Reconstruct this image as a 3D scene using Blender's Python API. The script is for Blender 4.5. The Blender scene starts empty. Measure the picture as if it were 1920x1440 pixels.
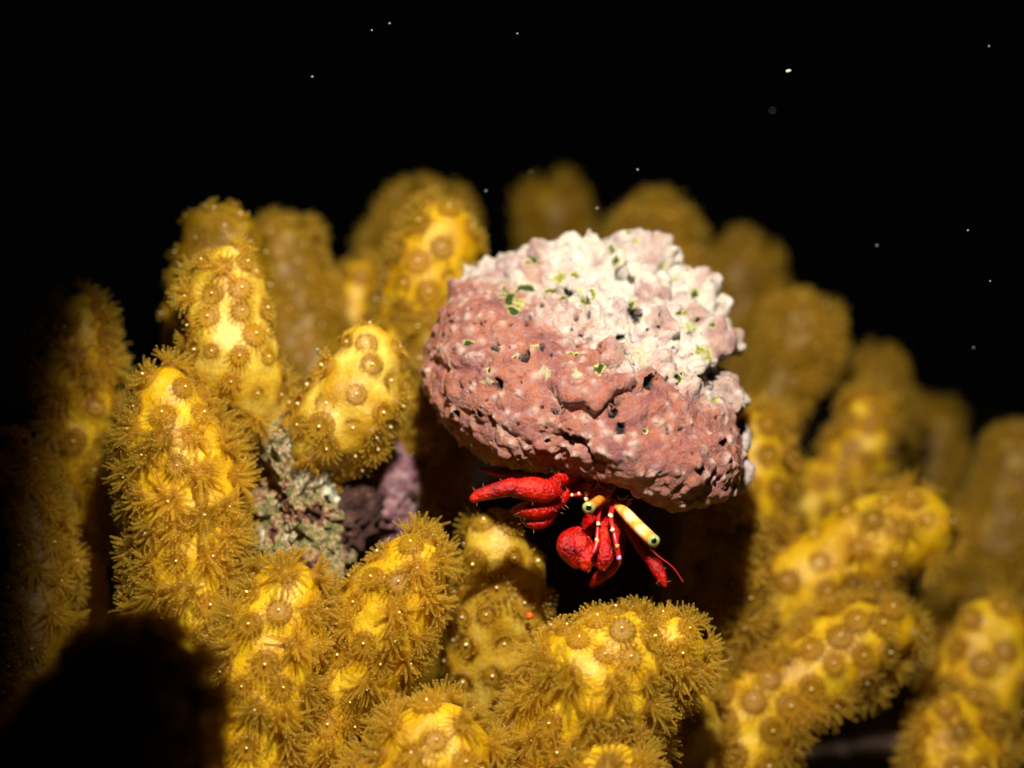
import bpy, bmesh, math, random
import numpy as np
from mathutils import Vector, Matrix, Quaternion

random.seed(7); np.random.seed(7)
C = bpy.context.scene.collection
scn = bpy.context.scene
# 1 unit = 1 cm : a close-up of a hermit crab on a coral head, at night
scn.unit_settings.system = 'METRIC'; scn.unit_settings.scale_length = 0.01

# ------------------------------------------------------------------ camera
D0 = 30.0
cam_d = bpy.data.cameras.new('camera'); cam = bpy.data.objects.new('camera', cam_d); C.objects.link(cam)
cam.location = (0, -D0, 0); cam.rotation_euler = (math.pi/2, 0, 0)
cam_d.sensor_width = 100.0; cam_d.lens = 100.0*D0/19.2
cam_d.clip_start = 0.5; cam_d.clip_end = 800
cam_d.dof.use_dof = True; cam_d.dof.focus_distance = D0 - 2.3
APERTURE = 0.84                      # diameter of the entrance pupil in units
cam_d.dof.aperture_fstop = cam_d.lens*1e-3/APERTURE
scn.camera = cam

# ------------------------------------------------------------------ night water + the photographer's strobe
w = bpy.data.worlds.new('World'); scn.world = w; w.use_nodes = True
w.node_tree.nodes['Background'].inputs[0].default_value = (0.10, 0.16, 0.10, 1)
w.node_tree.nodes['Background'].inputs[1].default_value = 0.004
L = bpy.data.lights.new('strobe', 'SPOT'); lo = bpy.data.objects.new('strobe', L); C.objects.link(lo)
LP = Vector((0.9, -16.6, 10.6)); AIM = Vector((2.8, 0, -0.8))
lo.location = LP; lo.rotation_euler = (AIM-LP).to_track_quat('-Z', 'Y').to_euler()
L.energy = 40500; L.color = (1.0, 0.95, 0.84); L.shadow_soft_size = 0.55
L.spot_size = math.radians(62.7); L.spot_blend = 0.30
vs = scn.view_settings
vs.view_transform = 'Standard'; vs.look = 'None'; vs.exposure = 0; vs.gamma = 1
scn.cycles.max_bounces = 8; scn.cycles.transparent_max_bounces = 12
scn.cycles.use_denoising = True

# ------------------------------------------------------------------ helpers
def P(px, py, d=0.0):
    k = (D0+d)/D0
    return Vector(((px-960)/100*k, d, (720-py)/100*k))
def R_(r, d=0.0): return r/100*(D0+d)/D0

def tag(o, label=None, cat=None, group=None, kind=None):
    if label: o['label'] = label
    if cat: o['category'] = cat
    if group: o['group'] = group
    if kind: o['kind'] = kind
    return o
def empty(name, loc):
    o = bpy.data.objects.new(name, None); o.location = loc; o.empty_display_size = .3; C.objects.link(o); return o
def link(name, me, parent=None, mats=()):
    for m in mats: me.materials.append(m)
    o = bpy.data.objects.new(name, me); C.objects.link(o)
    if parent is not None:
        o.parent = parent
        o.matrix_parent_inverse = Matrix.Translation(-Vector(parent.location)) if parent.parent is None else Matrix()
    return o
def mesh_np(name, V, F, smooth=True):
    me = bpy.data.meshes.new(name)
    me.from_pydata([tuple(v) for v in V], [], [tuple(f) for f in F]); me.update()
    if smooth: me.polygons.foreach_set('use_smooth', [True]*len(me.polygons))
    return me

_rs = np.random.RandomState(3)
_perm = _rs.permutation(256); _perm = np.concatenate([_perm, _perm, _perm])
_g = _rs.normal(size=(256, 3)); _g /= np.linalg.norm(_g, axis=1)[:, None]
def noise3(Pt):
    i = np.floor(Pt).astype(int); f = Pt-i; u = f*f*f*(f*(f*6-15)+10); i &= 255
    out = 0
    for dx in (0, 1):
        for dy in (0, 1):
            for dz in (0, 1):
                h = _perm[_perm[_perm[i[:, 0]+dx]+i[:, 1]+dy]+i[:, 2]+dz] & 255
                gr = _g[h]; df = f-np.array((dx, dy, dz))
                wgt = (u[:, 0] if dx else 1-u[:, 0])*(u[:, 1] if dy else 1-u[:, 1])*(u[:, 2] if dz else 1-u[:, 2])
                out = out+wgt*(gr*df).sum(1)
    return out*1.5
def fbm(Pt, s, o=4, ridged=False):
    Pt = np.asarray(Pt)*s; a = 1; r = 0; t = 0
    for k in range(o):
        n = noise3(Pt+k*17.3)
        if ridged: n = 1-2*np.abs(n)
        r = r+a*n; t += a; a *= .5; Pt = Pt*2.03
    return r/t
def sstep(a, b, x):
    t = np.clip((x-a)/(b-a), 0, 1); return t*t*(3-2*t)

# ------------------------------------------------------------------ materials
class NT:
    def __init__(s, name):
        s.m = bpy.data.materials.new(name); s.m.use_nodes = True; s.t = s.m.node_tree
        s.b = s.t.nodes['Principled BSDF']; s.out = s.t.nodes['Material Output']
    def n(s, typ, **kw):
        x = s.t.nodes.new(typ)
        for k, v in kw.items():
            if k in x.inputs.keys(): x.inputs[k].default_value = v
            else: setattr(x, k, v)
        return x
    def l(s, a, b): s.t.links.new(a, b)
    def noise(s, scale, detail=4, rough=.55, vec=None):
        x = s.n('ShaderNodeTexNoise', Scale=scale, Detail=detail, Roughness=rough)
        if vec is None:
            if not hasattr(s, 'tc'): s.tc = s.n('ShaderNodeTexCoord')
            vec = s.tc.outputs['Object']
        s.l(vec, x.inputs['Vector']); return x.outputs[0]
    def vor(s, scale, feature='F1', rnd=1.0):
        if not hasattr(s, 'tc'): s.tc = s.n('ShaderNodeTexCoord')
        x = s.n('ShaderNodeTexVoronoi', Scale=scale, Randomness=rnd, feature=feature)
        s.l(s.tc.outputs['Object'], x.inputs['Vector']); return x.outputs['Distance']
    def ramp(s, fac, stops, interp='LINEAR'):
        x = s.n('ShaderNodeValToRGB'); cr = x.color_ramp; cr.interpolation = interp
        while len(cr.elements) < len(stops): cr.elements.new(.5)
        for e, (p, c) in zip(cr.elements, stops):
            e.position = p; e.color = (*c, 1) if len(c) == 3 else c
        s.l(fac, x.inputs[0]); return x.outputs[0]
    def mix(s, fac, a, b, mode='MIX'):
        x = s.n('ShaderNodeMix', data_type='RGBA', blend_type=mode)
        for sock, v in ((x.inputs[0], fac), (x.inputs[6], a), (x.inputs[7], b)):
            if isinstance(v, bpy.types.NodeSocket): s.l(v, sock)
            elif isinstance(v, (int, float)): sock.default_value = v
            else: sock.default_value = (*v, 1)
        return x.outputs[2]
    def math(s, op, a, b=0.0):
        x = s.n('ShaderNodeMath', operation=op)
        for sock, v in zip(x.inputs, (a, b)):
            if isinstance(v, bpy.types.NodeSocket): s.l(v, sock)
            else: sock.default_value = v
        return x.outputs[0]
    def bump(s, h, strength, dist, prev=None):
        x = s.n('ShaderNodeBump', Strength=strength, Distance=dist); s.l(h, x.inputs['Height'])
        if prev is not None: s.l(prev, x.inputs['Normal'])
        return x.outputs[0]
    def fin(s, col=None, rough=.5, sss=0, rad=(1, .5, .1), sscale=.2, normal=None, spec=.5):
        b = s.b
        if isinstance(col, bpy.types.NodeSocket): s.l(col, b.inputs['Base Color'])
        elif col: b.inputs['Base Color'].default_value = (*col, 1)
        if isinstance(rough, bpy.types.NodeSocket): s.l(rough, b.inputs['Roughness'])
        else: b.inputs['Roughness'].default_value = rough
        b.inputs['Subsurface Weight'].default_value = sss; b.inputs['Subsurface Radius'].default_value = rad
        b.inputs['Subsurface Scale'].default_value = sscale; b.inputs['Specular IOR Level'].default_value = spec
        if normal is not None: s.l(normal, b.inputs['Normal'])
        return s.m

def tissue(name, dark, light, cream):
    t = NT(name)
    c = t.ramp(t.noise(1.1, 3), [(.36, dark), (.50, light), (.66, cream)])
    sp = t.ramp(t.noise(9, 3), [(.35, (.75, .75, .75)), (.6, (1, 1, 1))])
    c = t.mix(.75, c, sp, 'MULTIPLY')
    pore = t.ramp(t.vor(11), [(.10, tuple(v*.55 for v in dark)), (.22, (1, 1, 1))]); c = t.mix(.28, c, pore, 'MULTIPLY')
    a = t.n('ShaderNodeAttribute', attribute_name='pigment')
    c = t.mix(a.outputs['Fac'], c, tuple(v*k for v, k in zip(dark, (.62, .48, .3))))
    nr = t.bump(t.noise(5, 5, .6), .35, .12); nr = t.bump(t.noise(22, 3), .3, .04, nr); nr = t.bump(t.vor(13), .16, .04, nr)
    return t.fin(c, .42, .55, (1, .55, .08), .28, nr, .35)
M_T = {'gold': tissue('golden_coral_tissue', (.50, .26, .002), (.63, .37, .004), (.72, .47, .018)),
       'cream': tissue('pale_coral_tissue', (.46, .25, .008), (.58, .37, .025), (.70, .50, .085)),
       'ochre_dimmed': tissue('ochre_dimmed_coral_tissue', (.17, .085, .001), (.23, .125, .002), (.32, .185, .008))}  # duller ochre, darkened further to imitate the strobe's falloff on far fingers
def see_through(name, col, trans, rough=.45, alpha=.3):
    t = NT(name); oi = t.n('ShaderNodeObjectInfo')
    c = t.mix(oi.outputs['Random'], col, tuple(v*.72 for v in col))
    t.fin(c, rough, spec=.35)
    tr = t.n('ShaderNodeBsdfTranslucent'); t.l(c, tr.inputs[0])
    m1 = t.n('ShaderNodeMixShader'); m1.inputs[0].default_value = trans
    t.l(t.b.outputs[0], m1.inputs[1]); t.l(tr.outputs[0], m1.inputs[2])
    tp = t.n('ShaderNodeBsdfTransparent'); m2 = t.n('ShaderNodeMixShader'); m2.inputs[0].default_value = alpha
    t.l(m1.outputs[0], m2.inputs[1]); t.l(tp.outputs[0], m2.inputs[2]); t.l(m2.outputs[0], t.out.inputs[0])
    return t.m
M_TENT = see_through('tentacle_tissue', (.88, .58, .05), .66, alpha=.74)
M_TIP = see_through('tentacle_tip', (.80, .54, .12), .5, alpha=.5)
M_DISC = see_through('polyp_disc', (.56, .30, .012), .45, alpha=.5)
t = NT('polyp_mouth'); M_MOUTH = t.fin((.90, .76, .36), .4, .3, (1, .7, .3), .05)

# ------------------------------------------------------------------ sea bed
def seabed_z(x, y): return -9.2+.11*np.clip(y, -15, 60)
def build_seabed():
    n = 150
    xs = np.linspace(-90, 90, n); ys = np.linspace(-26, 150, n)
    X, Y = np.meshgrid(xs, ys); Q = np.stack([X.ravel(), Y.ravel(), np.zeros(n*n)], 1)
    Z = seabed_z(Q[:, 0], Q[:, 1])+fbm(Q, .11, 5)*2.2+fbm(Q+9, .5, 3)*.5
    Q[:, 2] = Z
    F = [(j*n+i, j*n+i+1, (j+1)*n+i+1, (j+1)*n+i) for j in range(n-1) for i in range(n-1)]
    t = NT('reef_rock')
    c = t.ramp(t.noise(.9, 6), [(.3, (.03, .02, .012)), (.5, (.09, .055, .03)), (.7, (.14, .07, .06))])
    m = t.fin(c, .8, normal=t.bump(t.noise(3, 6), .8, .3))
    o = link('seabed', mesh_np('seabed', Q, F), None, [m]); tag(o, kind='structure')
build_seabed()

# ------------------------------------------------------------------ coral polyps
def polyp_mesh(kind, seed):
    rn = random.Random(seed); V = []; F = []; MI = []
    def ringdisc(prof, seg, mi, amp=None):
        base = len(V)
        for k, (r, z) in enumerate(prof):
            for s in range(seg):
                a = 2*math.pi*s/seg; zz = z+(amp[k]*(1 if s % 2 else -1) if amp else 0)
                V.append((r*math.cos(a), r*math.sin(a), zz))
        for k in range(len(prof)-1):
            for s in range(seg):
                s2 = (s+1) % seg
                F.append((base+k*seg+s, base+k*seg+s2, base+(k+1)*seg+s2, base+(k+1)*seg+s)); MI.append(mi)
        F.append(tuple(base+(len(prof)-1)*seg+s for s in range(seg))); MI.append(mi)
    def tent(a, rb, z0, alpha, ln, r0, r1, droop):
        base = len(V); sides = 6; rings = 5
        er = Vector((math.cos(a), math.sin(a), 0)); et = Vector((-er.y, er.x, 0)); p = er*rb+Vector((0, 0, z0))
        side = rn.uniform(-.45, .45)
        for k in range(rings):
            f = k/(rings-1); al = alpha+droop*f
            d = er*math.sin(al)+Vector((0, 0, 1))*math.cos(al)+et*side*f; d.normalize()
            if k: p = p+d*ln/(rings-1)
            n1 = et; n2 = d.cross(n1).normalized()
            rad = (r0+(r1-r0)*f**.8)*(1.12 if k == rings-1 else 1)
            for s in range(sides):
                b = 2*math.pi*s/sides; V.append(tuple(p+n1*rad*math.cos(b)+n2*rad*math.sin(b)))
        V.append(tuple(p+d*r1*1.1)); tip = len(V)-1
        for k in range(rings-1):
            for s in range(sides):
                s2 = (s+1) % sides
                F.append((base+k*sides+s, base+k*sides+s2, base+(k+1)*sides+s2, base+(k+1)*sides+s)); MI.append(1)
        for s in range(sides):
            F.append((base+(rings-1)*sides+s, base+(rings-1)*sides+(s+1) % sides, tip)); MI.append(2)
    if kind == 'open':
        ringdisc([(.20, -.10), (.19, .03), (.185, .09), (.13, .085), (.07, .075), (.03, .10)], 24, 0)
        L0 = rn.uniform(.72, 1.12)
        for n1, rb, al, ln, j in ((15, .18, 1.15, .33, .42), (14, .15, .72, .32, .42), (12, .10, .34, .29, .34)):
            for k in range(n1):
                tent(2*math.pi*(k+rn.uniform(-.6, .6))/n1, rb*rn.uniform(.9, 1.1), .06, al+rn.uniform(-j, j), L0*ln*rn.uniform(.68, 1.18),  .048, .019, rn.uniform(-.6, .7))
    elif kind == 'half':
        ringdisc([(.24, -.08), (.22, .02), (.2, .06), (.14, .045), (.07, .03), (.03, .06)], 24, 0)
        n1 = 16
        for k in range(n1):
            tent(2*math.pi*(k+rn.uniform(-.15, .15))/n1, .20, .04, rn.uniform(.75, 1.15), rn.uniform(.10, .17), .032, .02, rn.uniform(0, .5))
        for k in range(12):
            tent(2*math.pi*(k+.5)/12, .15, .05, rn.uniform(.35, .8), rn.uniform(.07, .12), .028, .018, 0)
    else:
        ringdisc([(.21, -.05), (.19, -.012), (.165, .006), (.135, .006), (.10, -.008), (.06, -.024), (.03, -.016)], 44, 0,
                 [0, .006, .013, .014, .012, .006, 0])
        for k in range(18):
            if rn.random() < .75: tent(2*math.pi*(k+rn.uniform(-.2, .2))/18, rn.uniform(.15, .20), -.01, rn.uniform(.1, .9), rn.uniform(.03, .07), .026, .016, 0)
    me = bpy.data.meshes.new('polyp_'+kind); me.from_pydata(V, [], F); me.update()
    for m in (M_DISC, M_TENT, M_TIP): me.materials.append(m)
    me.polygons.foreach_set('material_index', MI); me.polygons.foreach_set('use_smooth', [True]*len(F))
    return me
POLYP = {k: [polyp_mesh(k, 10*i+j) for j in range(n)] for i, (k, n) in enumerate((('open', 7), ('half', 4), ('shut', 3)))}
def mouth_mesh():
    bm = bmesh.new(); bmesh.ops.create_icosphere(bm, subdivisions=2, radius=.024)
    for v in bm.verts: v.co.z = v.co.z*1.25+.0
    me = bpy.data.meshes.new('mouth'); bm.to_mesh(me); bm.free()
    me.polygons.foreach_set('use_smooth', [True]*len(me.polygons)); me.materials.append(M_MOUTH); return me
MOUTH = mouth_mesh(); MZ = {'open': .11, 'half': .075, 'shut': .012}

def catmull(pts, step):
    pts = [np.array(p, float) for p in pts]
    pts = [2*pts[0]-pts[1]]+pts+[2*pts[-1]-pts[-2]]; out = []
    for i in range(1, len(pts)-2):
        a, b, c, d = pts[i-1:i+3]; n = max(2, int(np.linalg.norm((c-b)[:3])/step))
        for k in range(n):
            t = k/n
            out.append(.5*((2*b)+(-a+c)*t+(2*a-5*b+4*c-d)*t*t+(-a+3*b-3*c+d)*t**3))
    out.append(pts[-2]); return np.array(out)

def tube(S, seg):
    """closed rounded tube about a resampled spine S (x, y, z, r): verts, faces, ring position"""
    # round cap
    t_end = S[-1, :3]-S[-2, :3]; t_end /= np.linalg.norm(t_end); r = S[-1, 3]
    cap = [np.append(S[-1, :3]+t_end*r*math.sin(a), r*math.cos(a)) for a in np.linspace(0, math.pi/2, 11)[1:-1]]
    Q = np.vstack([S, cap]); m = len(Q)
    T = np.gradient(Q[:, :3], axis=0); T /= np.linalg.norm(T, axis=1)[:, None]+1e-9
    u = np.cross(T[0], (0, 1, 0.3)); u /= np.linalg.norm(u); V = []
    ang = np.linspace(0, 2*math.pi, seg, endpoint=False)
    for i in range(m):
        u = u-T[i]*(u@T[i]); u /= np.linalg.norm(u); v = np.cross(T[i], u)
        V.append(Q[i, :3]+Q[i, 3]*(np.cos(ang)[:, None]*u+np.sin(ang)[:, None]*v))
    V = np.vstack(V+[(S[-1, :3]+t_end*r)[None]])
    F = [(i*seg+s, i*seg+(s+1) % seg, (i+1)*seg+(s+1) % seg, (i+1)*seg+s) for i in range(m-1) for s in range(seg)]
    F += [((m-1)*seg+s, (m-1)*seg+(s+1) % seg, m*seg) for s in range(seg)]
    rid = np.repeat(np.arange(m), seg); rid = np.append(rid, m)
    return V, F, rid
def normals(V, F):
    N = np.zeros_like(V)
    q = np.array([f for f in F if len(f) == 4]); t3 = np.array([f for f in F if len(f) == 3])
    if len(q):
        fn = np.cross(V[q[:, 2]]-V[q[:, 0]], V[q[:, 3]]-V[q[:, 1]])
        for k in range(4): np.add.at(N, q[:, k], fn)
    if len(t3):
        fn = np.cross(V[t3[:, 1]]-V[t3[:, 0]], V[t3[:, 2]]-V[t3[:, 0]])
        for k in range(3): np.add.at(N, t3[:, k], fn)
    return N/(np.linalg.norm(N, axis=1)[:, None]+1e-12)

FINGERS = 'golden coral fingers of the colony'
def coral_finger(label, spine, opn=.8, tone='gold', gap=.5, size=1.0, lumps=1.0, half=.5, root=(0, .6), bald=None, cap=98):
    """spine: root to tip (px, py, d, r).  opn: share of polyps that are open; half: share of the rest half open"""
    rn = random.Random(hash(label) % 9973 if False else sum(ord(c)*(i+1) for i, c in enumerate(label)))
    d_m = spine[-1][2]; k = (D0+d_m)/D0
    pts = [tuple(P(a, b, d))+(R_(r, d)*(.92 if d > 5 else 1),) for a, b, d, r in spine]
    b0 = pts[0]; zb = float(seabed_z(b0[0], b0[1]+root[1]))-.8
    ext = []
    if b0[2]-zb > 1.5:
        h = b0[2]-zb
        ext = [(b0[0]+root[0], b0[1]+root[1]*min(2.2, h/4), zb, b0[3]*.8), (b0[0]+root[0]*.4, b0[1]+root[1]*.4, b0[2]-.45*h, b0[3]*.85)]
    S = catmull(ext+pts, .09); S[:, 3] = np.maximum(S[:, 3], .1)
    n_ext = len(catmull(ext+pts[:1], .09)) if len(ext) else 0
    V, F, rid = tube(S, 76); N = normals(V, F)
    off = np.array([rn.uniform(-50, 50) for _ in range(3)])
    V = V+N*(fbm(V+off, .75, 3)*.20*lumps*k+fbm(V+off, 2.6, 2)*.05*lumps)[:, None]
    N = normals(V, F)
    # polyp sites: dart throwing over the exposed part of the finger
    idx = np.where((rid > max(0, n_ext-9)) & (N[:, 1] < .62))[0].tolist(); rn.shuffle(idx)
    if d_m > 5: size *= .80
    sites = []; gp = gap*size*k
    A = np.zeros((0, 3))
    for i in idx:
        if len(sites) >= cap: break
        if bald is not None and bald(V[i]): continue
        if len(A) == 0 or ((A-V[i])**2).sum(1).min() > (gp*rn.uniform(.88, 1.15))**2:
            sites.append(i); A = np.vstack([A, V[i]])
    kinds = []
    fld = fbm(A+off, .55, 2) if len(A) else []
    thr = np.quantile(fld, opn) if len(A) else 0
    lv = np.array((LP-P(960, 720)).normalized())
    for f, i in zip(fld, sites):
        lamp_side = opn > .5 and N[i]@lv > .66 and rn.random() < .66     # light built into the shape: lamp-facing polyps half shut, so bright tissue shows
        kinds.append('half' if lamp_side else 'open' if f < thr or opn >= 1 else ('half' if rn.random() < half else 'shut'))
    pig = np.zeros(len(V))
    for i, kd in zip(sites, kinds):                     # a low mound, or a dimple, under each polyp
        d2 = ((V-V[i])**2).sum(1); s2 = (.24*size*k)**2
        dm = -.05 if (kd == 'shut' and rn.random() < .4) else .06
        V = V+N*(dm*size*k*np.exp(-d2/s2))[:, None]
        q = np.sqrt(d2)/(.30*size*k); e1 = (V-V[i])@np.cross(N[i], (.3, .2, .9)); e2 = (V-V[i])@np.cross(N[i], np.cross(N[i], (.3, .2, .9)))
        rib = .82+.18*np.cos(np.arctan2(e1, e2)*11)
        pig = np.maximum(pig, (sstep(1.25, .35, q)*(.8 if kd != 'open' else .45)*rib))
    root_o = empty('coral_finger', tuple(S[0, :3]))
    tag(root_o, label, 'coral', FINGERS)
    inv = Matrix.Translation(-Vector(root_o.location))
    me = mesh_np('stalk', V-S[0, :3], F)
    at = me.attributes.new('pigment', 'FLOAT', 'POINT'); at.data.foreach_set('value', pig.astype(np.float32))
    link('stalk', me, None, [M_T[tone]]).parent = root_o
    for i, kd in zip(sites, kinds):
        nrm = Vector(N[i]); nrm = (nrm+Vector([rn.uniform(-.18, .18) for _ in range(3)])).normalized()
        sc = size*k*rn.uniform(.82, 1.16)
        q = nrm.to_track_quat('Z', 'Y') @ Quaternion((0, 0, 1), rn.uniform(0, 6.28))
        o = bpy.data.objects.new('polyp', rn.choice(POLYP[kd])); C.objects.link(o)
        o.parent = root_o; o.location = Vector(V[i]-S[0, :3]); o.rotation_mode = 'QUATERNION'; o.rotation_quaternion = q
        o.scale = (sc, sc, sc*rn.uniform(.85, 1.15))
        if kd == 'open' and rn.random() < .55: continue          # tentacles closed over the mouth
        mo = bpy.data.objects.new('mouth', MOUTH); C.objects.link(mo); mo.parent = o; mo.location = (0, 0, MZ[kd])
    return root_o

CF = coral_finger
# -- left
CF('smooth knobbly domed coral finger standing behind the bristly finger, upper left', [(395, 760, 2.2, 85), (400, 620, 2.2, 90), (408, 520, 2.0, 90), (415, 472, 2.0, 82)], .0, 'ochre_dimmed', .62, .8, 1.5, .1)
CF('gold coral finger with grey bristly top and a bare cream bulge below', [(500, 870, 1.6, 55), (478, 745, .2, 64), (452, 690, -.1, 78), (424, 615, -.2, 76), (424, 535, -.2, 66)], .55, 'cream', .52, .85, 1.1, .4, bald=lambda v: v[0] > -4.95 and v[2] < .1 and random.random() < .75)
CF('thick bristly coral finger, left of the encrusted rubble, covered in long tentacles', [(350, 1200, -1.0, 82), (345, 1060, -1.0, 92), (348, 940, -1.0, 98), (325, 820, -1.0, 88), (312, 755, -1.0, 58)], 1.0, 'gold', .47, 1.0, .8)
CF('tall dim coral finger fading into the dark at the left edge', [(165, 980, 1.5, 38), (150, 850, 1.2, 55), (140, 700, 1.0, 62), (150, 600, 1.0, 42)], 1.0, 'gold', .5, .95)
CF('reddish brown coral finger almost lost in shade at the left border', [(60, 1330, -.5, 80), (62, 1150, -.3, 66), (40, 960, -.2, 62), (20, 880, -.2, 50)], 1.0, 'ochre_dimmed', .52, .95)
CF('large unlit black coral finger in the lower left foreground', [(200, 1500, -7.5, 190), (225, 1390, -7.5, 175), (248, 1325, -7.5, 145)], 1.0, 'ochre_dimmed', .5, .95)
CF('bristly coral finger with a glowing yellow crown beside the black foreground finger', [(470, 1440, -2.4, 70), (490, 1290, -2.3, 85), (522, 1160, -2.2, 84), (532, 1125, -2.2, 66)], 1.0, 'gold', .47, 1.0, .8)
CF('leaning coral finger with smooth golden tip below the rubble', [(560, 1470, -1.4, 78), (650, 1300, -1.5, 78), (715, 1180, -1.6, 84), (752, 1100, -1.6, 78), (768, 1062, -1.6, 58)], .75, 'gold', .48, .95, .8, .8)
CF('pale coral finger with flat closed polyps under the raised red claw', [(912, 1330, .6, 80), (928, 1210, .3, 90), (938, 1095, .0, 86), (928, 1030, -.3, 62)], .0, 'cream', .44, 1.12, .5, .25)
CF('broad domed coral finger directly below the crab', [(1040, 1480, -2.0, 100), (1075, 1365, -2.1, 115), (1130, 1268, -2.2, 126), (1150, 1240, -2.2, 100)], .85, 'gold', .47, 1.0, .9, .8)
CF('short side knob on the right shoulder of the broad domed finger', [(1170, 1330, -1.6, 70), (1220, 1250, -1.8, 72), (1250, 1215, -1.9, 62)], 1.0, 'gold', .47, .95)
CF('rounded coral finger cut by the bottom edge, left of centre', [(800, 1540, -3.0, 140), (806, 1462, -3.0, 136), (810, 1432, -3.0, 108)], .9, 'gold', .47, 1.0)
CF('small bristly coral tip cut by the bottom edge under the broad domed finger', [(1142, 1550, -3.2, 100), (1142, 1490, -3.2, 98), (1142, 1468, -3.2, 78)], .9, 'gold', .47, 1.0)
CF('pale blurred coral finger tucked behind the broad domed one', [(1300, 1480, .8, 62), (1290, 1370, .8, 60), (1270, 1300, .8, 45)], 1.0, 'cream', .5, .95)
# -- right
CF('long diagonal coral finger with bare yellow side and brown polyps, middle right', [(1390, 1200, 4.2, 72), (1450, 1130, 4.0, 72), (1560, 1060, 4.0, 78), (1660, 1010, 3.8, 84), (1715, 988, 3.8, 70)], .45, 'gold', .56, .9, .6, .5)
CF('lower diagonal coral finger with bristly underside and bright tip', [(1370, 1450, 1.6, 80), (1410, 1350, 1.8, 82), (1520, 1265, 2.0, 84), (1620, 1205, 2.0, 74), (1665, 1185, 2.0, 52)], .65, 'gold', .48, .95, .8, .7)
CF('round fuzzy coral tip near the lower right corner', [(1790, 1470, 3.0, 80), (1790, 1390, 3.0, 76), (1788, 1360, 3.0, 58)], .9, 'gold', .48, .95)
CF('blurred forked coral finger at the right edge above the round fuzzy tip', [(1830, 1330, 4.6, 80), (1850, 1240, 4.6, 84), (1858, 1200, 4.6, 70)], .85, 'gold', .5, .95)
CF('out of focus dull coral finger leaning in from the right border', [(1850, 1090, 9.5, 75), (1890, 970, 9.5, 82), (1925, 880, 9.5, 78)], 1.0, 'ochre_dimmed', .5, .85)
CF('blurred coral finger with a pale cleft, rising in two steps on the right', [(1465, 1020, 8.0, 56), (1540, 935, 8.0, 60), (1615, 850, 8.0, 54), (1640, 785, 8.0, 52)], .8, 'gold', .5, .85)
CF('dim rounded coral tip standing just behind the stepped finger', [(1655, 900, 12.0, 55), (1648, 790, 12.0, 56), (1645, 715, 12.0, 52)], 1.0, 'ochre_dimmed', .5, .85)
CF('faint greenish coral tip, farthest back on the right', [(1740, 950, 15.5, 38), (1750, 860, 15.5, 42), (1755, 800, 15.5, 36)], 1.0, 'ochre_dimmed', .5, .85)
CF('fluffy blurred coral finger right of the shell against black water', [(1432, 830, 8.0, 30), (1456, 750, 8.0, 42), (1493, 655, 8.0, 66), (1503, 615, 8.0, 58)], 1.0, 'ochre_dimmed', .48, .95)
CF('dim blurred coral finger rising behind the upper right of the shell', [(1362, 760, 14.0, 40), (1368, 620, 14.0, 46), (1392, 525, 14.0, 58), (1400, 488, 14.0, 50)], 1.0, 'ochre_dimmed', .5, .9)
CF('fuzzy blurred coral dome peeping over the top of the shell', [(1225, 620, 10.0, 90), (1230, 500, 10.0, 92), (1232, 458, 10.0, 78)], 1.0, 'ochre_dimmed', .48, .95)
CF('farthest dim coral finger above the shell with one dark polyp', [(1040, 640, 17.0, 60), (1040, 480, 17.0, 62), (1040, 395, 17.0, 58)], .9, 'ochre_dimmed', .6, 1.0)
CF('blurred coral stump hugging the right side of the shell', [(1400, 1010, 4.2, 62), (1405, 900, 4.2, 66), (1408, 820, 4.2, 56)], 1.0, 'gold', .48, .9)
CF('shaded olive coral finger behind the crab and under the shell', [(1335, 1260, 2.4, 80), (1348, 1125, 2.2, 74), (1362, 1015, 2.0, 58)], 1.0, 'ochre_dimmed', .5, .9)
# -- behind, left of the shell
CF('clear golden coral finger with round closed polyps left of the shell', [(770, 760, 3.6, 70), (775, 620, 3.4, 74), (805, 520, 3.2, 82), (822, 462, 3.2, 78)], .35, 'gold', .52, .85, .7, .6)
CF('dark blurred coral dome behind the clear golden finger', [(760, 640, 10.0, 95), (780, 500, 10.0, 100), (795, 430, 10.0, 86)], 1.0, 'ochre_dimmed', .5, .95)
CF('tall fuzzy blurred coral finger behind the smooth domed one', [(600, 800, 5.6, 75), (570, 640, 5.6, 80), (538, 520, 5.6, 72), (530, 462, 5.6, 56)], .9, 'ochre_dimmed', .5, .9)
CF('thin slanting coral finger in the gap before the dark dome', [(630, 780, 7.0, 45), (645, 620, 7.0, 42), (680, 520, 7.0, 34)], .9, 'gold', .5, .85)
CF('smooth cream coral finger growing on the encrusted rubble', [(590, 870, .5, 60), (622, 815, .1, 88), (655, 760, -.1, 92), (674, 690, -.2, 66), (679, 652, -.2, 52)], .0, 'cream', .44, .98, 1.2, .3)
CF('fuzzy coral finger squeezed against the left side of the shell', [(800, 900, 2.6, 60), (808, 770, 2.4, 56), (815, 660, 2.2, 50)], 1.0, 'ochre_dimmed', .48, .9)

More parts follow.
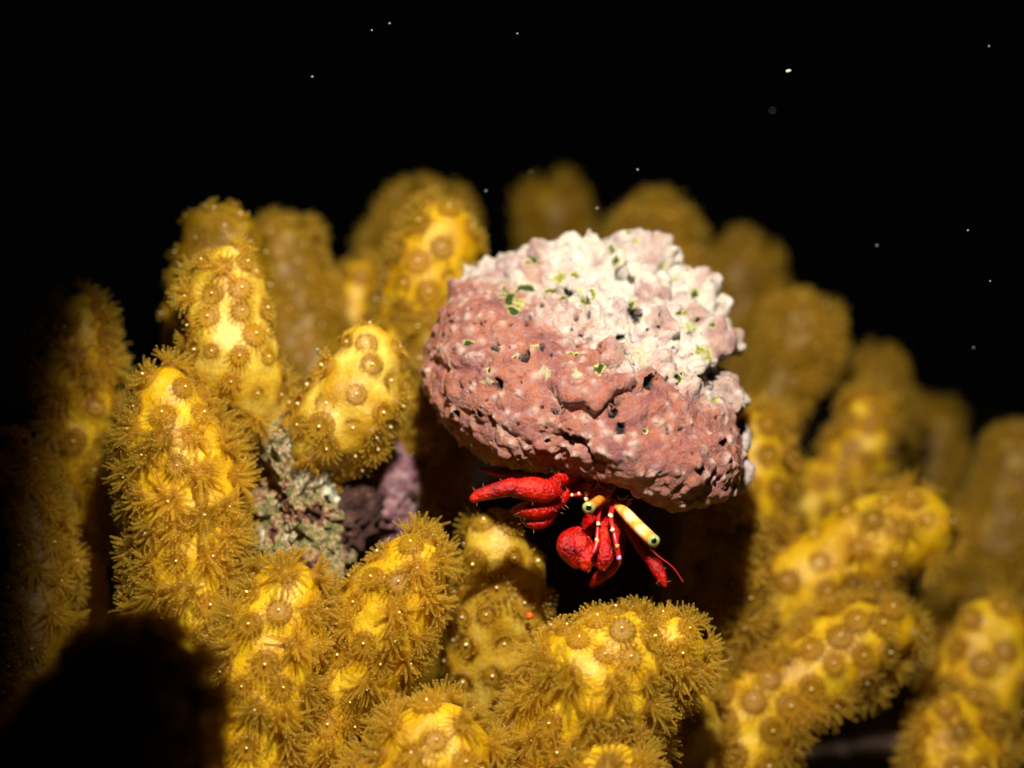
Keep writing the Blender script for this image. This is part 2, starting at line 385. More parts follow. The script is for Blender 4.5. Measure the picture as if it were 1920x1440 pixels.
# ------------------------------------------------------------------ encrusted rubble under the cream finger
def ico(sub):
    bm = bmesh.new(); bmesh.ops.create_icosphere(bm, subdivisions=sub, radius=1)
    V = np.array([v.co for v in bm.verts]); F = [tuple(v.index for v in f.verts) for f in bm.faces]; bm.free(); return V, F
t = NT('encrusted_rubble')
c = t.ramp(t.noise(1.9, 5, .6), [(.36, (.06, .018, .012)), (.42, (.30, .12, .07)), (.46, (.60, .44, .20)), (.49, (.10, .11, .02)), (.53, (.30, .27, .08)), (.56, (.62, .36, .28)), (.60, (.66, .62, .36)), (.67, (.85, .85, .66))])
c = t.mix(t.ramp(t.noise(10, 4, .7), [(.55, (0, 0, 0)), (.62, (.8, .8, .8))]), c, (.05, .06, .012))
M_RUB = t.fin(c, .75, .1, (1, .6, .4), .05, t.bump(t.noise(9, 6, .7), 1.0, .15))
t = NT('pink_crust'); c = t.ramp(t.noise(3, 6, .65), [(.33, (.10, .03, .04)), (.5, (.33, .15, .17)), (.68, (.55, .36, .36))])
M_PNK = t.fin(c, .7, .1, (1, .5, .5), .05, t.bump(t.noise(9, 6, .7), 1.0, .12))
def rock(name, label, c, rad, mat, sub=6, amp=.35):
    V, F = ico(sub); c = np.array(c); W = V*np.array(rad)
    W = W+V*(fbm(W+c, .8, 3)*amp*1.4+fbm(W+c*3, 2.2, 4, True)*amp*.45+fbm(W, 7, 3)*amp*.25+fbm(W+5, 4.5, 3, True)*amp*.22)[:, None]
    o = link(name, mesh_np(name, W, F), None, [mat]); o.location = c; tag(o, label, 'rock'); return o
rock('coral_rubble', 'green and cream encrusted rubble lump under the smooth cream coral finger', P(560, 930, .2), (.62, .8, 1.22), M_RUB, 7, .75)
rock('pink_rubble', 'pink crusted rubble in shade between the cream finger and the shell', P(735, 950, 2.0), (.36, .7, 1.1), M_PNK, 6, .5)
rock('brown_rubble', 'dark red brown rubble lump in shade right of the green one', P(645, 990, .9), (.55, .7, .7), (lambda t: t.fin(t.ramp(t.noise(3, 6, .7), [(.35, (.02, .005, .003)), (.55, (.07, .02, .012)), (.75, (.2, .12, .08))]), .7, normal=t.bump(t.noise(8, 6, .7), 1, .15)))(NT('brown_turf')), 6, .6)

rock('shade_rock', 'added dark brown rock standing in for shadow behind the crab', P(1010, 1070, 4.2), (2.3, 1.0, 1.7), bpy.data.materials['brown_turf'])  # added dark rock: hides lit coral roots, imitates the shell's shadow

# ------------------------------------------------------------------ the shell
def Z1(X, Y): return 780+X/2.88, 400+Y/2.88     # sketch coordinates of the shell's surface marks
def build_shell():
    V0, F = ico(8)
    c0 = np.array(P(1100, 700, .2))
    # three whorls as ellipsoids: centre, in-plane tilt, semi-axes (along tilt, depth, across tilt)
    whorls = [((1085, 765, -.15), -24, (3.0, 2.35, 1.75)), ((1140, 655, .35), -30, (2.65, 1.75, 1.75)), ((1185, 590, .7), -38, (2.0, 1.45, 1.7))]
    rr = 0
    for (px, py, d), ang, ax in whorls:
        a = math.radians(ang); ca, sa = math.cos(a), math.sin(a)
        M = np.array(((ca, 0, sa), (0, 1, 0), (-sa, 0, ca)))/np.array(ax)[:, None]
        o = M@(c0-np.array(P(px, py, d))); u = V0@M.T
        A = (u*u).sum(1); B = u@o; Cc = o@o-1; disc = B*B-A*Cc
        r = np.where(disc > 0, (-B+np.sqrt(np.maximum(disc, 0)))/A, .3)
        rr = rr+np.maximum(r, .3)**14
    rr = rr**(1/14)
    V = c0+V0*rr[:, None]
    V[:, 1] += .50*(V[:, 2]-c0[2])                      # the spire leans away, the last whorl forward
    def pix(V):
        k = D0/(D0+V[:, 1]); return 960+V[:, 0]*100*k, 720-V[:, 2]*100*k
    # fit the outline
    out = [(797, 700), (803, 645), (828, 592), (848, 548), (875, 522), (910, 505), (955, 482), (1010, 466), (1060, 460), (1110, 455), (1160, 446), (1205, 446), (1245, 452), (1262, 484), (1295, 505), (1322, 530), (1345, 575), (1365, 610), (1376, 650), (1374, 700), (1378, 740), (1382, 785), (1388, 830), (1392, 880), (1380, 915), (1355, 945), (1300, 962), (1245, 955), (1200, 932), (1150, 912), (1090, 888), (1030, 878), (960, 872), (900, 852), (852, 812), (818, 768), (801, 725)]
    cx, cy = 1100, 700
    oa = np.array([math.atan2(cy-y, x-cx) for x, y in out]); orad = np.array([math.hypot(x-cx, y-cy) for x, y in out])
    s = np.argsort(oa); oa, orad = oa[s], orad[s]
    px, py = pix(V); th = np.arctan2(cy-py, px-cx); pr = np.hypot(px-cx, py-cy)
    nb = 180; b = ((th+math.pi)/(2*math.pi)*nb).astype(int) % nb
    mx = np.zeros(nb); np.maximum.at(mx, b, pr); bc = (np.arange(nb)+.5)/nb*2*math.pi-math.pi
    want = np.interp(bc, oa, orad, period=2*math.pi)
    ratio = want/mx; kern = np.array((1, 2, 3, 2, 1))/9
    ratio = np.convolve(np.concatenate([ratio[-2:], ratio, ratio[:2]]), kern, 'valid')
    sc = np.interp(th, bc, ratio, period=2*math.pi)
    f = sstep(0, .55, pr/np.interp(th, bc, mx, period=2*math.pi)); sc = 1+(sc-1)*f
    V[:, 0] = c0[0]+(V[:, 0]-c0[0])*sc; V[:, 2] = c0[2]+(V[:, 2]-c0[2])*sc
    px, py = pix(V); Fa = np.array(F)
    def nrm(V):
        fn = np.cross(V[Fa[:, 1]]-V[Fa[:, 0]], V[Fa[:, 2]]-V[Fa[:, 0]]); N = np.zeros_like(V)
        for k in range(3): np.add.at(N, Fa[:, k], fn)
        return N/(np.linalg.norm(N, axis=1)[:, None]+1e-12)
    N = nrm(V)
    # the aperture, a hollow on the underside where the crab comes out
    ap = np.array(P(1165, 955, -.7)); d = np.linalg.norm((V-ap)*np.array((.8, 1, 1)), axis=1)
    V[:, 2] += 1.1*np.exp(-(d/.75)**2); V[:, 1] += .25*np.exp(-(d/.75)**2)
    # shoulder line of the last whorl
    sh = np.array([(780, 560), (870, 530), (930, 545), (1020, 590), (1105, 640), (1165, 690), (1225, 712), (1310, 728), (1350, 765), (1420, 800)], float)
    ysh = np.interp(px, sh[:, 0], sh[:, 1])
    wob = fbm(V, 1.1, 4)*70+fbm(V, 5, 3)*30
    pale = sstep(-16, 30, ysh-py+wob)*.75+sstep(20, 110, ysh-py+wob)*.25
    for x, y, rp in ((1640, 680, 90), (1270, 470, 70), (1270, 210, 70), (1050, 770, 85), (1500, 560, 60), (1290, 650, 60), (1670, 930, 60), (1120, 160, 60), (640, 300, 90), (780, 500, 70), (1540, 370, 50)):
        qx, qy = Z1(x, y); pale *= 1-.62*sstep(1.2, .6, np.hypot(px-qx, py-qy)/(rp/2.88)+fbm(V, 4, 3)*.8)
    # suture: a shallow trough above the shoulder, and lower the upper whorl a little behind it
    # knobs: place on the nearest surface point as seen on the whorl
    knobs = [(700, 175, 50, .20), (825, 185, 66, .26), (940, 150, 50, .24), (1115, 95, 50, .24), (1340, 125, 38, .22), (1372, 215, 40, .16), (1270, 200, 84, .26), (1150, 255, 56, .24), (1000, 250, 88, .26), (1110, 170, 66, .16), (1410, 290, 66, .30), (1540, 350, 66, .28), (1600, 395, 36, .26), (1665, 490, 48, .28), (1735, 655, 48, .27), (1745, 740, 38, .2), (1640, 690, 100, .20), (1540, 560, 70, .16), (1270, 430, 96, .24), (1215, 330, 66, .24), (1080, 412, 42, .14), (1050, 490, 88, .20), (900, 425, 76, .18), (780, 365, 56, .14), (1300, 640, 90, .26), (1300, 745, 74, .20), (1460, 690, 56, .14), (1510, 800, 86, .24), (1330, 840, 66, .16), (1480, 945, 80, .18), (1640, 940, 78, .22), (1050, 770, 86, .20), (830, 930, 120, .20), (1080, 925, 86, .14), (980, 1030, 96, .18), (1240, 870, 50, .10), (640, 310, 46, .12), (550, 345, 34, .12), (490, 270, 40, .09), (780, 258, 40, .13), (590, 212, 46, .12), (320, 335, 30, .14), (250, 358, 24, .12), (1600, 1070, 50, .12), (1640, 1270, 60, .14), (1600, 1250, 34, .10), (1430, 590, 76, .16), (1380, 545, 56, .13), (1190, 1010, 120, .12), (1380, 1040, 120, .10), (1050, 1330, 110, .14), (1290, 1370, 120, .13), (1480, 1330, 110, .11), (240, 830, 90, .10), (600, 1190, 140, .10), (880, 1250, 90, .08), (470, 900, 120, .08), (1180, 400, 34, .12), (1340, 390, 40, .16), (1430, 440, 44, .14), (1220, 590, 40, .12), (1150, 560, 46, .1), (1560, 640, 40, .10), (1400, 760, 44, .12), (1560, 460, 44, .14), (1480, 510, 40, .12), (920, 190, 50, .16), (1060, 320, 50, .13), (960, 330, 44, .12), (700, 245, 36, .10), (860, 310, 40, .10)]
    def anchor(x, y):
        qx, qy = Z1(x, y); dd = (px-qx)**2+(py-qy)**2+np.where(V[:, 1] > .9, 4000, 0)+V[:, 1]*30
        return np.argmin(dd)
    knob_h = np.zeros(len(V)); V1 = V.copy()
    for x, y, r, h in knobs:
        a = anchor(x, y); R = r/2.88/100*1.06; q = np.linalg.norm(V-V[a], axis=1)/R
        m = q < 2.2; prof = .45*np.exp(-(q[m]**2.4)*.9)+.55*np.clip(1-(q[m]/1.2)**2, 0, 1)**.6; dirn = N[a]*.6+N[m]*.4
        V1[m] += dirn*(h*1.08*prof)[:, None]; knob_h[m] = np.maximum(knob_h[m], prof*min(1, h*4))
    V = V1; N = nrm(V)
    # sutures and creases between the lumps
    grooves = [([(1110, 300), (1150, 420), (1185, 560), (1115, 680), (1190, 830)], 34, .22), ([(800, 470), (930, 545), (1110, 600)], 26, .10), ([(1560, 900), (1640, 850), (1760, 780)], 30, .38), ([(690, 950), (770, 1050), (880, 1090), (960, 1115), (1030, 1085), (1110, 1000), (1240, 950)], 30, .20), ([(760, 1190), (880, 1225), (940, 1280), (990, 1340)], 26, .20), ([(960, 700), (970, 840), (1100, 850)], 24, .16), ([(1400, 480), (1420, 640), (1560, 760), (1700, 800)], 26, .18), ([(1180, 280), (1290, 330), (1440, 330)], 26, .18), ([(600, 400), (760, 440)], 22, .08), ([(1230, 700), (1400, 830), (1440, 900)], 24, .14), ([(70, 780), (170, 850), (300, 860)], 22, .10), ([(150, 1000), (300, 1130), (560, 1200)], 26, .10)]
    qn = fbm(V, 3, 3)*26
    for pl, wd, dp in grooves:
        g = np.full(len(V), 1e9)
        for (x0, y0), (x1, y1) in zip(pl[:-1], pl[1:]):
            a0 = np.array(Z1(x0, y0)); b0 = np.array(Z1(x1, y1)); ab = b0-a0
            tt = np.clip(((px-a0[0])*ab[0]+(py-a0[1])*ab[1])/(ab@ab), 0, 1)
            g = np.minimum(g, np.hypot(px-a0[0]-tt*ab[0], py-a0[1]-tt*ab[1]))
        g = np.maximum(0, g+qn/2.88*.5)/(wd/2.88); V = V-N*(dp*np.exp(-g**2)*(V[:, 1] < 1.3))[:, None]
    N = nrm(V)
    # irregular crust
    n1 = fbm(V, 1.3, 3); n2 = fbm(V, 3.6, 4, True); n3 = fbm(V, 10, 3)
    V = V+N*(n1*.16+fbm(V, 3.0, 2)*.085+(n2-.35)*.035+n3*.022)[:, None]
    # small rounded nodules, dense on the older whorls
    N = nrm(V); rs = np.random.RandomState(11); fr = np.where((V[:, 1] < 1.4))[0]; V1 = V.copy(); pk = px; pyk = py
    for a in rs.choice(fr, 760, replace=False):
        up = pale[a] > .35 or py[a] < 560
        if not up and rs.rand() < .25: continue
        R = rs.uniform(.07, .19) if up else rs.uniform(.06, .13)
        box = np.where((np.abs(V[:, 0]-V[a, 0]) < 2*R) & (np.abs(V[:, 2]-V[a, 2]) < 2*R) & (np.abs(V[:, 1]-V[a, 1]) < 2*R))[0]
        q = np.linalg.norm(V[box]-V[a], axis=1)/R; pr_ = np.clip(1-(q/1.15)**2, 0, 1)**.62
        V1[box] += N[a]*(R*rs.uniform(.5, .95)*(1 if up else .6)*pr_)[:, None]; knob_h[box] = np.maximum(knob_h[box], pr_*.8)
    V = V1
    # pimples
    front = np.where(V[:, 1] < 1.2)[0]; pim = np.zeros(len(V)); rs = np.random.RandomState(5)
    N = nrm(V); V1 = V.copy()
    for a in rs.choice(front, 1300, replace=False):
        R = rs.choice((rs.uniform(.028, .05), rs.uniform(.05, .085))); box = np.where((np.abs(V[:, 0]-V[a, 0]) < 2*R) & (np.abs(V[:, 2]-V[a, 2]) < 2*R))[0]
        q = np.linalg.norm(V[box]-V[a], axis=1)/R; pr_ = np.exp(-q**2*1.3)
        V1[box] += N[a]*(R*rs.uniform(.45, .95)*pr_)[:, None]
        if R > .040 and rs.rand() < .85: pim[box] = np.maximum(pim[box], pr_**.6*rs.uniform(.5, 1.3))
    V = V1; px2, py2 = pix(V)
    # pits and algae
    black = np.zeros(len(V)); green = np.zeros(len(V)); N = nrm(V)
    wv = fbm(V, 8, 3)*1.2; wv2 = fbm(V, 7, 4)*1.9+.12
    pits = [(825, 425, 24), (1105, 335, 30), (1190, 545, 28), (1110, 670, 27), (1260, 910, 32), (420, 722, 26), (590, 770, 30), (440, 925, 28), (1080, 1020, 22), (1060, 1075, 30), (1112, 1158, 32), (770, 1060, 28), (215, 1090, 22), (1358, 1160, 13), (1360, 1185, 11), (1425, 1170, 11), (885, 658, 15), (868, 566, 14), (685, 716, 20), (600, 600, 12), (682, 497, 11), (1660, 1240, 20), (930, 556, 14), (312, 592, 7), (510, 600, 9), (190, 590, 10), (355, 820, 8), (1176, 940, 10), (548, 1140, 10), (1590, 860, 24), (1640, 848, 22), (1690, 828, 20), (985, 715, 12), (1590, 940, 14), (1410, 880, 14), (1320, 545, 9), (1580, 530, 8), (700, 1160, 9), (1240, 1168, 11)]  # the row along the right-hand crease paints that crease's shadow black
    rp = random.Random(21)
    pits += [(rp.uniform(90, 1650), rp.uniform(430, 1330), rp.choice((5, 6, 7, 9, 12))) for _ in range(60)]
    for x, y, r in pits:
        qx, qy = Z1(x, y); R = r/2.88
        q = np.hypot(px2-qx, py2-qy)/R+wv*.7; m = (q < 2) & (V[:, 1] < .8)
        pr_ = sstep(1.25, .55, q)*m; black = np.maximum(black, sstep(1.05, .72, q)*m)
        V = V-N*(pr_*R/100*1.6)[:, None]
    algae = [(500, 455, 38, 40, 1), (525, 515, 30, 30, 1), (550, 490, 30, 30, .5), (600, 400, 46, 18, 1), (640, 255, 36, 18, 1), (720, 420, 40, 12, 1), (800, 452, 46, 10, .9), (1060, 205, 14, 28, 1), (1080, 245, 18, 34, 1), (1165, 490, 22, 42, 1), (955, 430, 20, 44, .7), (930, 480, 26, 18, .7), (780, 345, 40, 34, .6), (860, 335, 38, 14, .7), (1500, 430, 22, 26, .9), (1600, 600, 36, 10, 1), (825, 753, 24, 12, 1), (866, 760, 12, 10, 1), (290, 697, 34, 14, 1), (275, 765, 14, 8, 1), (990, 835, 34, 26, 1), (1440, 540, 30, 12, .6), (1490, 580, 24, 14, .6), (1470, 625, 50, 40, .35), (1540, 735, 40, 20, .6), (1585, 775, 30, 16, .6), (1420, 890, 16, 28, 1), (390, 850, 14, 16, 1), (1240, 1170, 12, 14, .9), (1640, 815, 40, 10, .8), (1610, 1010, 30, 12, .6), (1400, 360, 18, 10, .6), (1150, 100, 18, 8, .8), (1195, 150, 18, 14, .7), (650, 715, 34, 8, .8), (535, 770, 10, 9, .9), (815, 685, 9, 10, .9), (475, 405, 10, 12, .9), (1340, 280, 30, 22, .35), (900, 440, 50, 40, .3), (1190, 770, 60, 60, .2), (700, 860, 40, 50, .2), (385, 900, 30, 24, .2), (870, 870, 40, 30, .22)]
    tone = np.zeros(len(V))
    for x, y, rx, ry, s_ in algae:
        qx, qy = Z1(x, y); q = np.hypot((px2-qx)/(rx/2.88), (py2-qy)/(ry/2.88))+wv2
        m = sstep(1.12, .82, q)*(V[:, 1] < 1)
        green = np.maximum(green, m*s_); V = V-N*(m*.035*(s_ > .55))[:, None]
    me = mesh_np('whorls', V-c0, F)
    col = np.stack([pale, green, black, np.clip(pim, 0, 1)], 1).astype(np.float32)
    at = me.attributes.new('crust', 'FLOAT_COLOR', 'POINT'); at.data.foreach_set('color', col.ravel())
    # crust material
    t = NT('coralline_crust'); a = t.n('ShaderNodeAttribute', attribute_name='crust'); sp = t.n('ShaderNodeSeparateColor'); t.l(a.outputs['Color'], sp.inputs[0])
    mauve = t.ramp(t.noise(1.7, 6, .62), [(.30, (.22, .062, .060)), (.45, (.36, .112, .082)), (.56, (.47, .155, .085)), (.70, (.42, .185, .160))])
    mauve = t.mix(t.ramp(t.noise(8, 5, .7), [(.50, (0, 0, 0)), (.66, (.6, .6, .6))]), mauve, (.42, .28, .29))
    fleck = t.ramp(t.noise(14, 4, .75), [(.62, (0, 0, 0)), (.70, (1, 1, 1))])
    mauve = t.mix(fleck, mauve, (.50, .40, .22))
    cream = t.ramp(t.noise(1.5, 5, .6), [(.30, (.52, .33, .30)), (.43, (.70, .52, .46)), (.53, (.82, .72, .56)), (.64, (.84, .73, .64)), (.76, (.58, .38, .36))])
    cream = t.mix(t.ramp(t.noise(10, 4, .7), [(.52, (0, 0, 0)), (.70, (.7, .7, .7))]), cream, (.84, .79, .73))
    cream = t.mix(t.ramp(t.noise(5, 5, .7), [(.60, (0, 0, 0)), (.72, (.55, .55, .55))]), cream, (.33, .27, .14))
    c = t.mix(sp.outputs[0], mauve, cream)
    pm = t.mix(sp.outputs[0], (.72, .50, .40), (.86, .80, .74))
    c = t.mix(t.math('MULTIPLY', a.outputs['Alpha'], .85), c, pm)
    gcol = t.ramp(sp.outputs[1], [(.0, (.45, .40, .22)), (.28, (.66, .62, .34)), (.5, (.62, .58, .10)), (.66, (.22, .24, .012)), (.9, (.035, .06, .003))])
    gm = t.ramp(sp.outputs[1], [(.08, (0, 0, 0)), (.25, (1, 1, 1))])
    c = t.mix(gm, c, gcol)
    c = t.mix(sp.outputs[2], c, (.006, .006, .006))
    nr = t.bump(t.noise(5, 6, .7), .6, .12); nr = t.bump(t.noise(20, 5, .75), .8, .05, nr); nr = t.bump(t.vor(13), .4, .04, nr)
    M_S = t.fin(c, .33, .05, (1, .5, .35), .03, nr, .65)
    root = empty('snail_shell', tuple(c0)); tag(root, 'lumpy snail shell crusted in mauve and cream coralline algae over the crab', 'shell')
    o = link('whorls', me, None, [M_S]); o.parent = root
    # pale crust flakes on the right rim of the shell's lip
    t = NT('pale_flake'); M_F = t.fin(t.ramp(t.noise(5, 4), [(.35, (.30, .20, .19)), (.6, (.46, .39, .35))]), .6, .1, (1, .6, .5), .04, t.bump(t.noise(12, 4), .6, .05))
    for pts in ([(1384, 790, -.1, 10), (1392, 815, -.2, 15), (1394, 842, -.2, 12), (1386, 862, -.1, 8)], [(1394, 858, .0, 8), (1402, 880, 0, 13), (1398, 902, .0, 11), (1388, 918, .1, 8)]):
        S = catmull([tuple(P(a, b, d))+(R_(r, d),) for a, b, d, r in pts], .05); Vt, Ft, _ = tube(S, 20)
        Vt = Vt+normals(Vt, Ft)*(fbm(Vt, 5, 3)*.07)[:, None]
        f = link('crust_flake', mesh_np('crust_flake', Vt-c0, Ft), None, [M_F]); f.parent = root
build_shell()

# ------------------------------------------------------------------ the hermit crab
def build_crab():
    t = NT('red_shell'); c = t.ramp(t.noise(2.5, 4), [(.33, (.16, .0, .0)), (.5, (.42, .001, .0005)), (.68, (.60, .02, .002))])
    fl = t.ramp(t.vor(7), [(.05, (1, 1, 1)), (.11, (0, 0, 0))]); c = t.mix(t.math('MULTIPLY', fl, .55), c, (.55, .35, .42))
    M_RED = t.fin(c, .28, .25, (1, .06, .03), .06, t.bump(t.vor(16), .6, .035, t.bump(t.noise(7, 6, .7), .8, .07)), .38)
    root = empty('hermit_crab', tuple(P(1120, 930, -1.0)))
    tag(root, 'red hermit crab with orange eyestalks reaching out from under the shell', 'crab')
    org = np.array(root.location)
    Vs = []; Fs = []; nv = 0
    def seg(pts, sq=1.0):
        nonlocal nv
        S = catmull([tuple(P(a, b, d))+(R_(r, d),) for a, b, d, r in pts], .04)
        # round start as well
        t0 = S[0, :3]-S[1, :3]; t0 /= np.linalg.norm(t0); r = S[0, 3]
        st = [np.append(S[0, :3]+t0*r*math.sin(a), max(.01, r*math.cos(a))) for a in np.linspace(math.pi/2, 0, 6)[:-1]]
        S = np.vstack([st, S]); V, F, _ = tube(S, 22)
        F.append(tuple(range(21, -1, -1)))
        Vs.append(V); Fs.extend([tuple(i+nv for i in f) for f in F]); nv += len(V)
    # thorax, mostly inside the shell
    seg([(1110, 880, .2, 45), (1115, 905, -.6, 40), (1118, 920, -1.0, 26)])
    # raised left walking leg: dactyl, propodus, carpus, merus
    seg([(893, 934, -2.3, 9), (905, 927, -2.3, 12), (935, 919, -2.3, 15), (962, 913, -2.3, 17)])
    seg([(972, 916, -2.25, 18), (1000, 917, -2.25, 23), (1025, 921, -2.2, 21), (1042, 922, -2.1, 14)])
    seg([(1030, 912, -2.1, 12), (1045, 904, -1.9, 14), (1066, 892, -1.5, 14), (1085, 885, -1.0, 12)])
    # faint leg behind it
    seg([(905, 880, -.6, 4), (935, 888, -.6, 6), (975, 893, -.4, 8), (1040, 895, -.2, 10)])
    # left claw: palm, fixed finger, moving finger, wrist, arm
    seg([(972, 957, -1.9, 11), (995, 954, -2.0, 18), (1022, 951, -2.0, 20), (1042, 945, -1.9, 13)])
    seg([(984, 970, -1.85, 7), (998, 979, -1.9, 11), (1018, 976, -1.9, 14), (1034, 960, -1.85, 13)])
    seg([(1036, 947, -1.85, 13), (1050, 935, -1.7, 15), (1060, 925, -1.6, 12)])
    seg([(1050, 932, -1.6, 13), (1068, 915, -1.35, 13), (1085, 902, -1.0, 13)])
    # big folded claw in the middle
    seg([(1076, 997, -1.80, 11), (1064, 1012, -1.95, 18), (1066, 1030, -2.0, 19), (1080, 1052, -1.95, 12)])
    seg([(1084, 995, -1.85, 10), (1086, 1012, -2.0, 17), (1088, 1032, -2.05, 16), (1092, 1050, -2.0, 10)])
    seg([(1098, 1004, -1.8, 10), (1102, 1024, -1.85, 12), (1100, 1044, -1.9, 11)])
    seg([(1106, 1028, -2.0, 10), (1102, 1046, -2.1, 17), (1099, 1056, -2.1, 13)])
    seg([(1131, 985, -1.7, 10), (1131, 1012, -1.95, 14), (1134, 1040, -2.1, 17), (1130, 1055, -2.1, 13)])
    seg([(1147, 1036, -1.95, 7), (1149, 1012, -1.8, 10), (1156, 988, -1.5, 9)])
    seg([(1131, 990, -1.6, 11), (1128, 960, -1.2, 13), (1122, 930, -.8, 14)])
    seg([(1096, 1010, -1.9, 12), (1105, 975, -1.3, 12), (1112, 940, -.8, 12)])
    # lower dark leg and the right leg
    seg([(1110, 1092, -1.0, 6), (1125, 1078, -1.1, 12), (1150, 1055, -1.1, 12), (1160, 1010, -.9, 11), (1150, 960, -.6, 12)])
    seg([(1244, 1094, -.95, 5), (1238, 1080, -.95, 10), (1228, 1060, -.9, 13), (1216, 1044, -.85, 8)])
    seg([(1217, 1048, -.85, 9), (1200, 1020, -.6, 13), (1180, 985, -.4, 14), (1150, 940, -.3, 14)])
    V = np.vstack(Vs)-org
    me = mesh_np('body', V, Fs); o = bpy.data.objects.new('body', me); C.objects.link(o)
    md = o.modifiers.new('r', 'REMESH'); md.mode = 'VOXEL'; md.voxel_size = .022
    sm = o.modifiers.new('s', 'SMOOTH'); sm.iterations = 1; sm.factor = .5
    dg = bpy.context.evaluated_depsgraph_get(); me2 = bpy.data.meshes.new_from_object(o.evaluated_get(dg)); o.modifiers.clear(); o.data = me2; me2.name = 'body'
    bpy.data.meshes.remove(me); me2.materials.clear(); me2.materials.append(M_RED)
    me2.polygons.foreach_set('use_smooth', [True]*len(me2.polygons)); o.parent = root
    def tubep(name, pts, mat, parent=root, segs=14, step=.05, rough=0):
        S = catmull([tuple(P(a, b, d))+(R_(r, d),) for a, b, d, r in pts], step); V, F, _ = tube(S, segs)
        if rough: V = V+normals(V, F)*(fbm(V, 8, 2)*rough)[:, None]
        q = link(name, mesh_np(name, V-org, F), None, [mat]); q.parent = parent; return q
    t = NT('orange_stalk'); c = t.ramp(t.noise(2.2, 3), [(.36, (.62, .17, .01)), (.5, (.78, .36, .05)), (.64, (.90, .72, .45))]); M_OR = t.fin(c, .35, .25, (1, .4, .1), .06, t.bump(t.noise(12), .3, .03))
    t = NT('dark_orange_stalk'); M_OD = t.fin(t.ramp(t.noise(3, 3), [(.35, (.50, .11, .01)), (.65, (.68, .26, .03))]), .35, .25, (1, .4, .1), .05)
    t = NT('eye_green'); M_EYE = t.fin(t.ramp(t.noise(14, 3), [(.35, (.22, .24, .06)), (.65, (.46, .46, .16))]), .12, .1, (1, 1, .3), .03)
    t = NT('pupil_black'); M_PUP = t.fin((.004, .005, .004), .08)
    def eye(px, py, d, r, toward, stalk):
        c = np.array(P(px, py, d)); R = R_(r, d); V, F = ico(4); W = V*R
        tw = Vector(toward).normalized()
        e = link('eye', mesh_np('eye', W+c-org, F), None, [M_EYE]); e.parent = stalk
        pv = np.array(tw)*R*.62; W2 = V*R*.48+pv+c-org
        # pupil sits in the eye; root > eyestalk > eye is the deepest level, so it is a second material of the eye mesh
        me = e.data; bm = bmesh.new(); bm.from_mesh(me)
        for f in bm.faces:
            dirn = (f.calc_center_median()-Vector(c-org)).normalized(); ang = dirn.angle(tw)
            f.material_index = 1 if ang < .46 else 0
        bm.to_mesh(me); bm.free(); me.materials.append(M_PUP)
    s1 = tubep('eyestalk', [(1136, 930, -1.5, 8), (1124, 937, -1.9, 9), (1110, 947, -2.25, 9.5)], M_OD)
    eye(1104, 951, -2.35, 12, (-.05, -1, .02), s1)
    s2 = tubep('eyestalk', [(1154, 946, -1.7, 7), (1172, 962, -2.0, 11), (1195, 986, -2.3, 12), (1218, 1008, -2.55, 12)], M_OR)
    eye(1223, 1012, -2.62, 12, (.05, -1, .05), s2)
    t = NT('antennule_red'); M_AN = t.fin((.42, .01, .01), .35, .2, (1, .1, .1), .03)
    t = NT('white_bead'); M_WB = t.fin((.74, .54, .32), .35, .2, (1, .8, .5), .03)
    t = NT('violet_tip'); M_VT = t.fin((.40, .28, .50), .35)
    def bead(parent, px, py, d, r, m=M_WB):
        V, F = ico(3); V = V*(1+fbm(V+px, 1.1, 2)*.7)[:, None]; q = link('joint_bead', mesh_np('joint_bead', V*R_(r*.72, d)*np.array((1, 1, 1.15))+np.array(P(px, py, d))-org, F), None, [m]); q.parent = parent
    a = tubep('antennule', [(1126, 940, -1.6, 4), (1122, 966, -2.0, 4), (1121, 985, -2.2, 3.5), (1118, 1020, -2.35, 5), (1112, 1034, -2.4, 4)], M_AN)
    bead(a, 1122, 981, -2.25, 5); bead(a, 1119, 1012, -2.36, 5, M_OR)
    a = tubep('antennule', [(1148, 950, -1.7, 5), (1144, 968, -2.1, 5), (1149, 992, -2.3, 4), (1155, 1020, -2.4, 5), (1160, 1045, -2.4, 5)], M_AN)
    bead(a, 1144, 966, -2.18, 6); bead(a, 1148, 992, -2.38, 5.5); bead(a, 1156, 1022, -2.46, 5, M_OR); bead(a, 1160, 1044, -2.45, 6, M_VT)
    a = tubep('antenna', [(1104, 926, -1.5, 4), (1088, 927, -1.7, 4), (1072, 929, -1.8, 3)], M_AN)
    bead(a, 1100, 925, -1.7, 6); bead(a, 1099, 936, -1.75, 5); bead(a, 1086, 926, -1.75, 4); bead(a, 1073, 928, -1.85, 4)
    tubep('antenna', [(1185, 990, -1.0, 1.8), (1227, 1036, -1.1, 1.3), (1258, 1060, -1.15, 1.0), (1278, 1088, -1.2, .8)], M_AN, step=.06, segs=8)
    # short pale setae standing on the limbs
    rs = random.Random(9); Vb = []; Fb = []; nb = 0
    ends = [(893, 934), (905, 927), (935, 919), (972, 916), (1000, 917), (1025, 921), (1045, 904), (972, 957), (995, 954), (1022, 951), (998, 979), (1018, 976), (1064, 1030), (1080, 1052), (1099, 1058), (1134, 1056), (1240, 1088), (1230, 1062)]
    bv = np.array([v.co for v in me2.vertices]); bn = np.array([v.normal for v in me2.vertices])
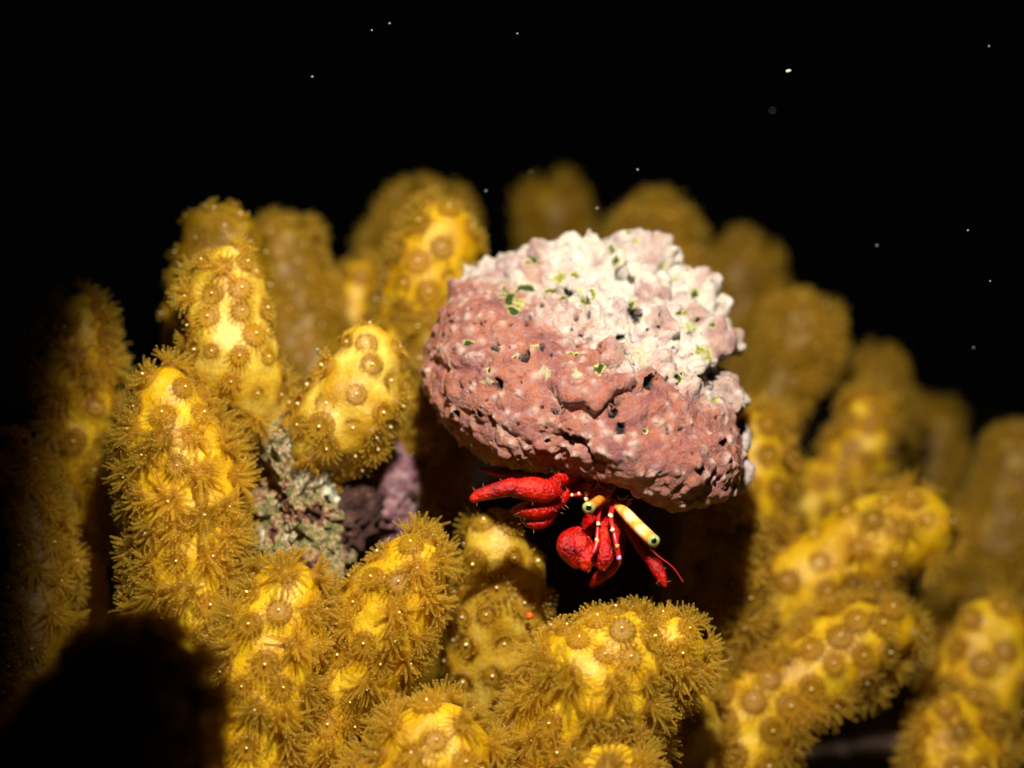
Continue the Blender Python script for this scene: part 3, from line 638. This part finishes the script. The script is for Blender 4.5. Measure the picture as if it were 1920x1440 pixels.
    for k in range(260):
        i = rs.randrange(len(bv))
        if bv[i][1]+org[1] > -.9: continue
        p0 = Vector(bv[i]); p1 = p0+Vector(bn[i])*rs.uniform(.03, .09)+Vector([rs.uniform(-.03, .03) for _ in range(3)])
        S = np.array([tuple(p0+(p1-p0)*f)+(.0045*(1-f*.6),) for f in (0, .5, 1)]); V_, F_, _ = tube(S, 5)
        Vb.append(V_); Fb += [tuple(j+nb for j in f) for f in F_]; nb += len(V_)
    q = link('setae', mesh_np('setae', np.vstack(Vb), Fb), None, [NT('pale_setae').fin((.42, .16, .08), .5)]); q.parent = root; q['kind'] = 'stuff'
    # orange bristles between the eyestalks: one tuft
    rs = random.Random(4); Vb = []; Fb = []
    for k in range(70):
        bx, by = rs.uniform(1098, 1180), rs.uniform(905, 938); by += (bx-1110)*.45 if bx > 1130 else 0
        p0 = P(bx, by, -1.5); p1 = p0+Vector((rs.uniform(-.12, .1), rs.uniform(-.2, -.05), rs.uniform(-.12, .1)))
        S = np.array([tuple(p0+(p1-p0)*f)+(.014*(1-f*.7),) for f in (0, .35, .7, 1)]); V_, F_, _ = tube(S, 6)
        n = sum(len(v) for v in Vb); Vb.append(V_-org); Fb += [tuple(i+n for i in f) for f in F_]
    q = link('bristle_tuft', mesh_np('bristle_tuft', np.vstack(Vb), Fb), None, [M_OR]); q.parent = root
    root.location = Vector((root.location.x*.984, root.location.y-.5, root.location.z*.984))
build_crab()

# ------------------------------------------------------------------ specks adrift in the water
t = NT('drifting_speck'); M_SP = t.fin((.30, .28, .22), .6)
M_ORF = NT('orange_fleck').fin((.75, .10, .01), .4)
specks = [(697, 57, -2, 4.5), (1478, 133, -2, 7.5), (970, 63, -3.2, 3), (1195, 318, -1, 3), (1645, 460, 0, 3), (1448, 207, 3, 2.5), (910, 358, 0, 3), (995, 322, 2, 2.5), (1825, 652, 0, 2.5), (1857, 527, -3, 3), (1815, 432, -3, 3), (731, 44, -3.4, 3), (586, 144, -3.4, 3), (1855, 86, -3.4, 3), (595, 655, -1, 5), (600, 662, -1, 3), (510, 436, 1, 4), (1486, 716, 3, 4), (1480, 859, 2, 3.5), (1120, 390, 0, 3)]
WORD = {0: 'pale speck drifting high in the black water left of the shell', 1: 'brightest oblong white speck drifting in the black water, upper right'}
for i, (a, b, d, r) in enumerate(specks):
    V, F = ico(2); W = V*R_(r*.55, d)*np.array((random.uniform(.7, 1.4) if i != 1 else 1.4, .8, random.uniform(.6, .9)))
    W = W+V*(fbm(W*30+i, 1, 2)*.02)[:, None]
    o = link('drifting_speck', mesh_np('drifting_speck', W, F), None, [M_SP]); o.location = P(a, b, d); o.rotation_euler = (0, random.uniform(-.6, .6), 0)
    tag(o, 'tiny pale speck drifting in the dark water' if i != 1 else WORD[1], 'speck', 'specks adrift in the water')
V, F = ico(3); W = V*np.array((.07, .06, .07)); W = W+V*(fbm(V, 2, 2)*.02)[:, None]
o = link('orange_fleck', mesh_np('orange_fleck', W, F), None, [M_ORF]); o.location = P(993, 1155, -.9)
tag(o, 'tiny bright orange fleck lodged beside the broad domed coral finger', 'fleck')
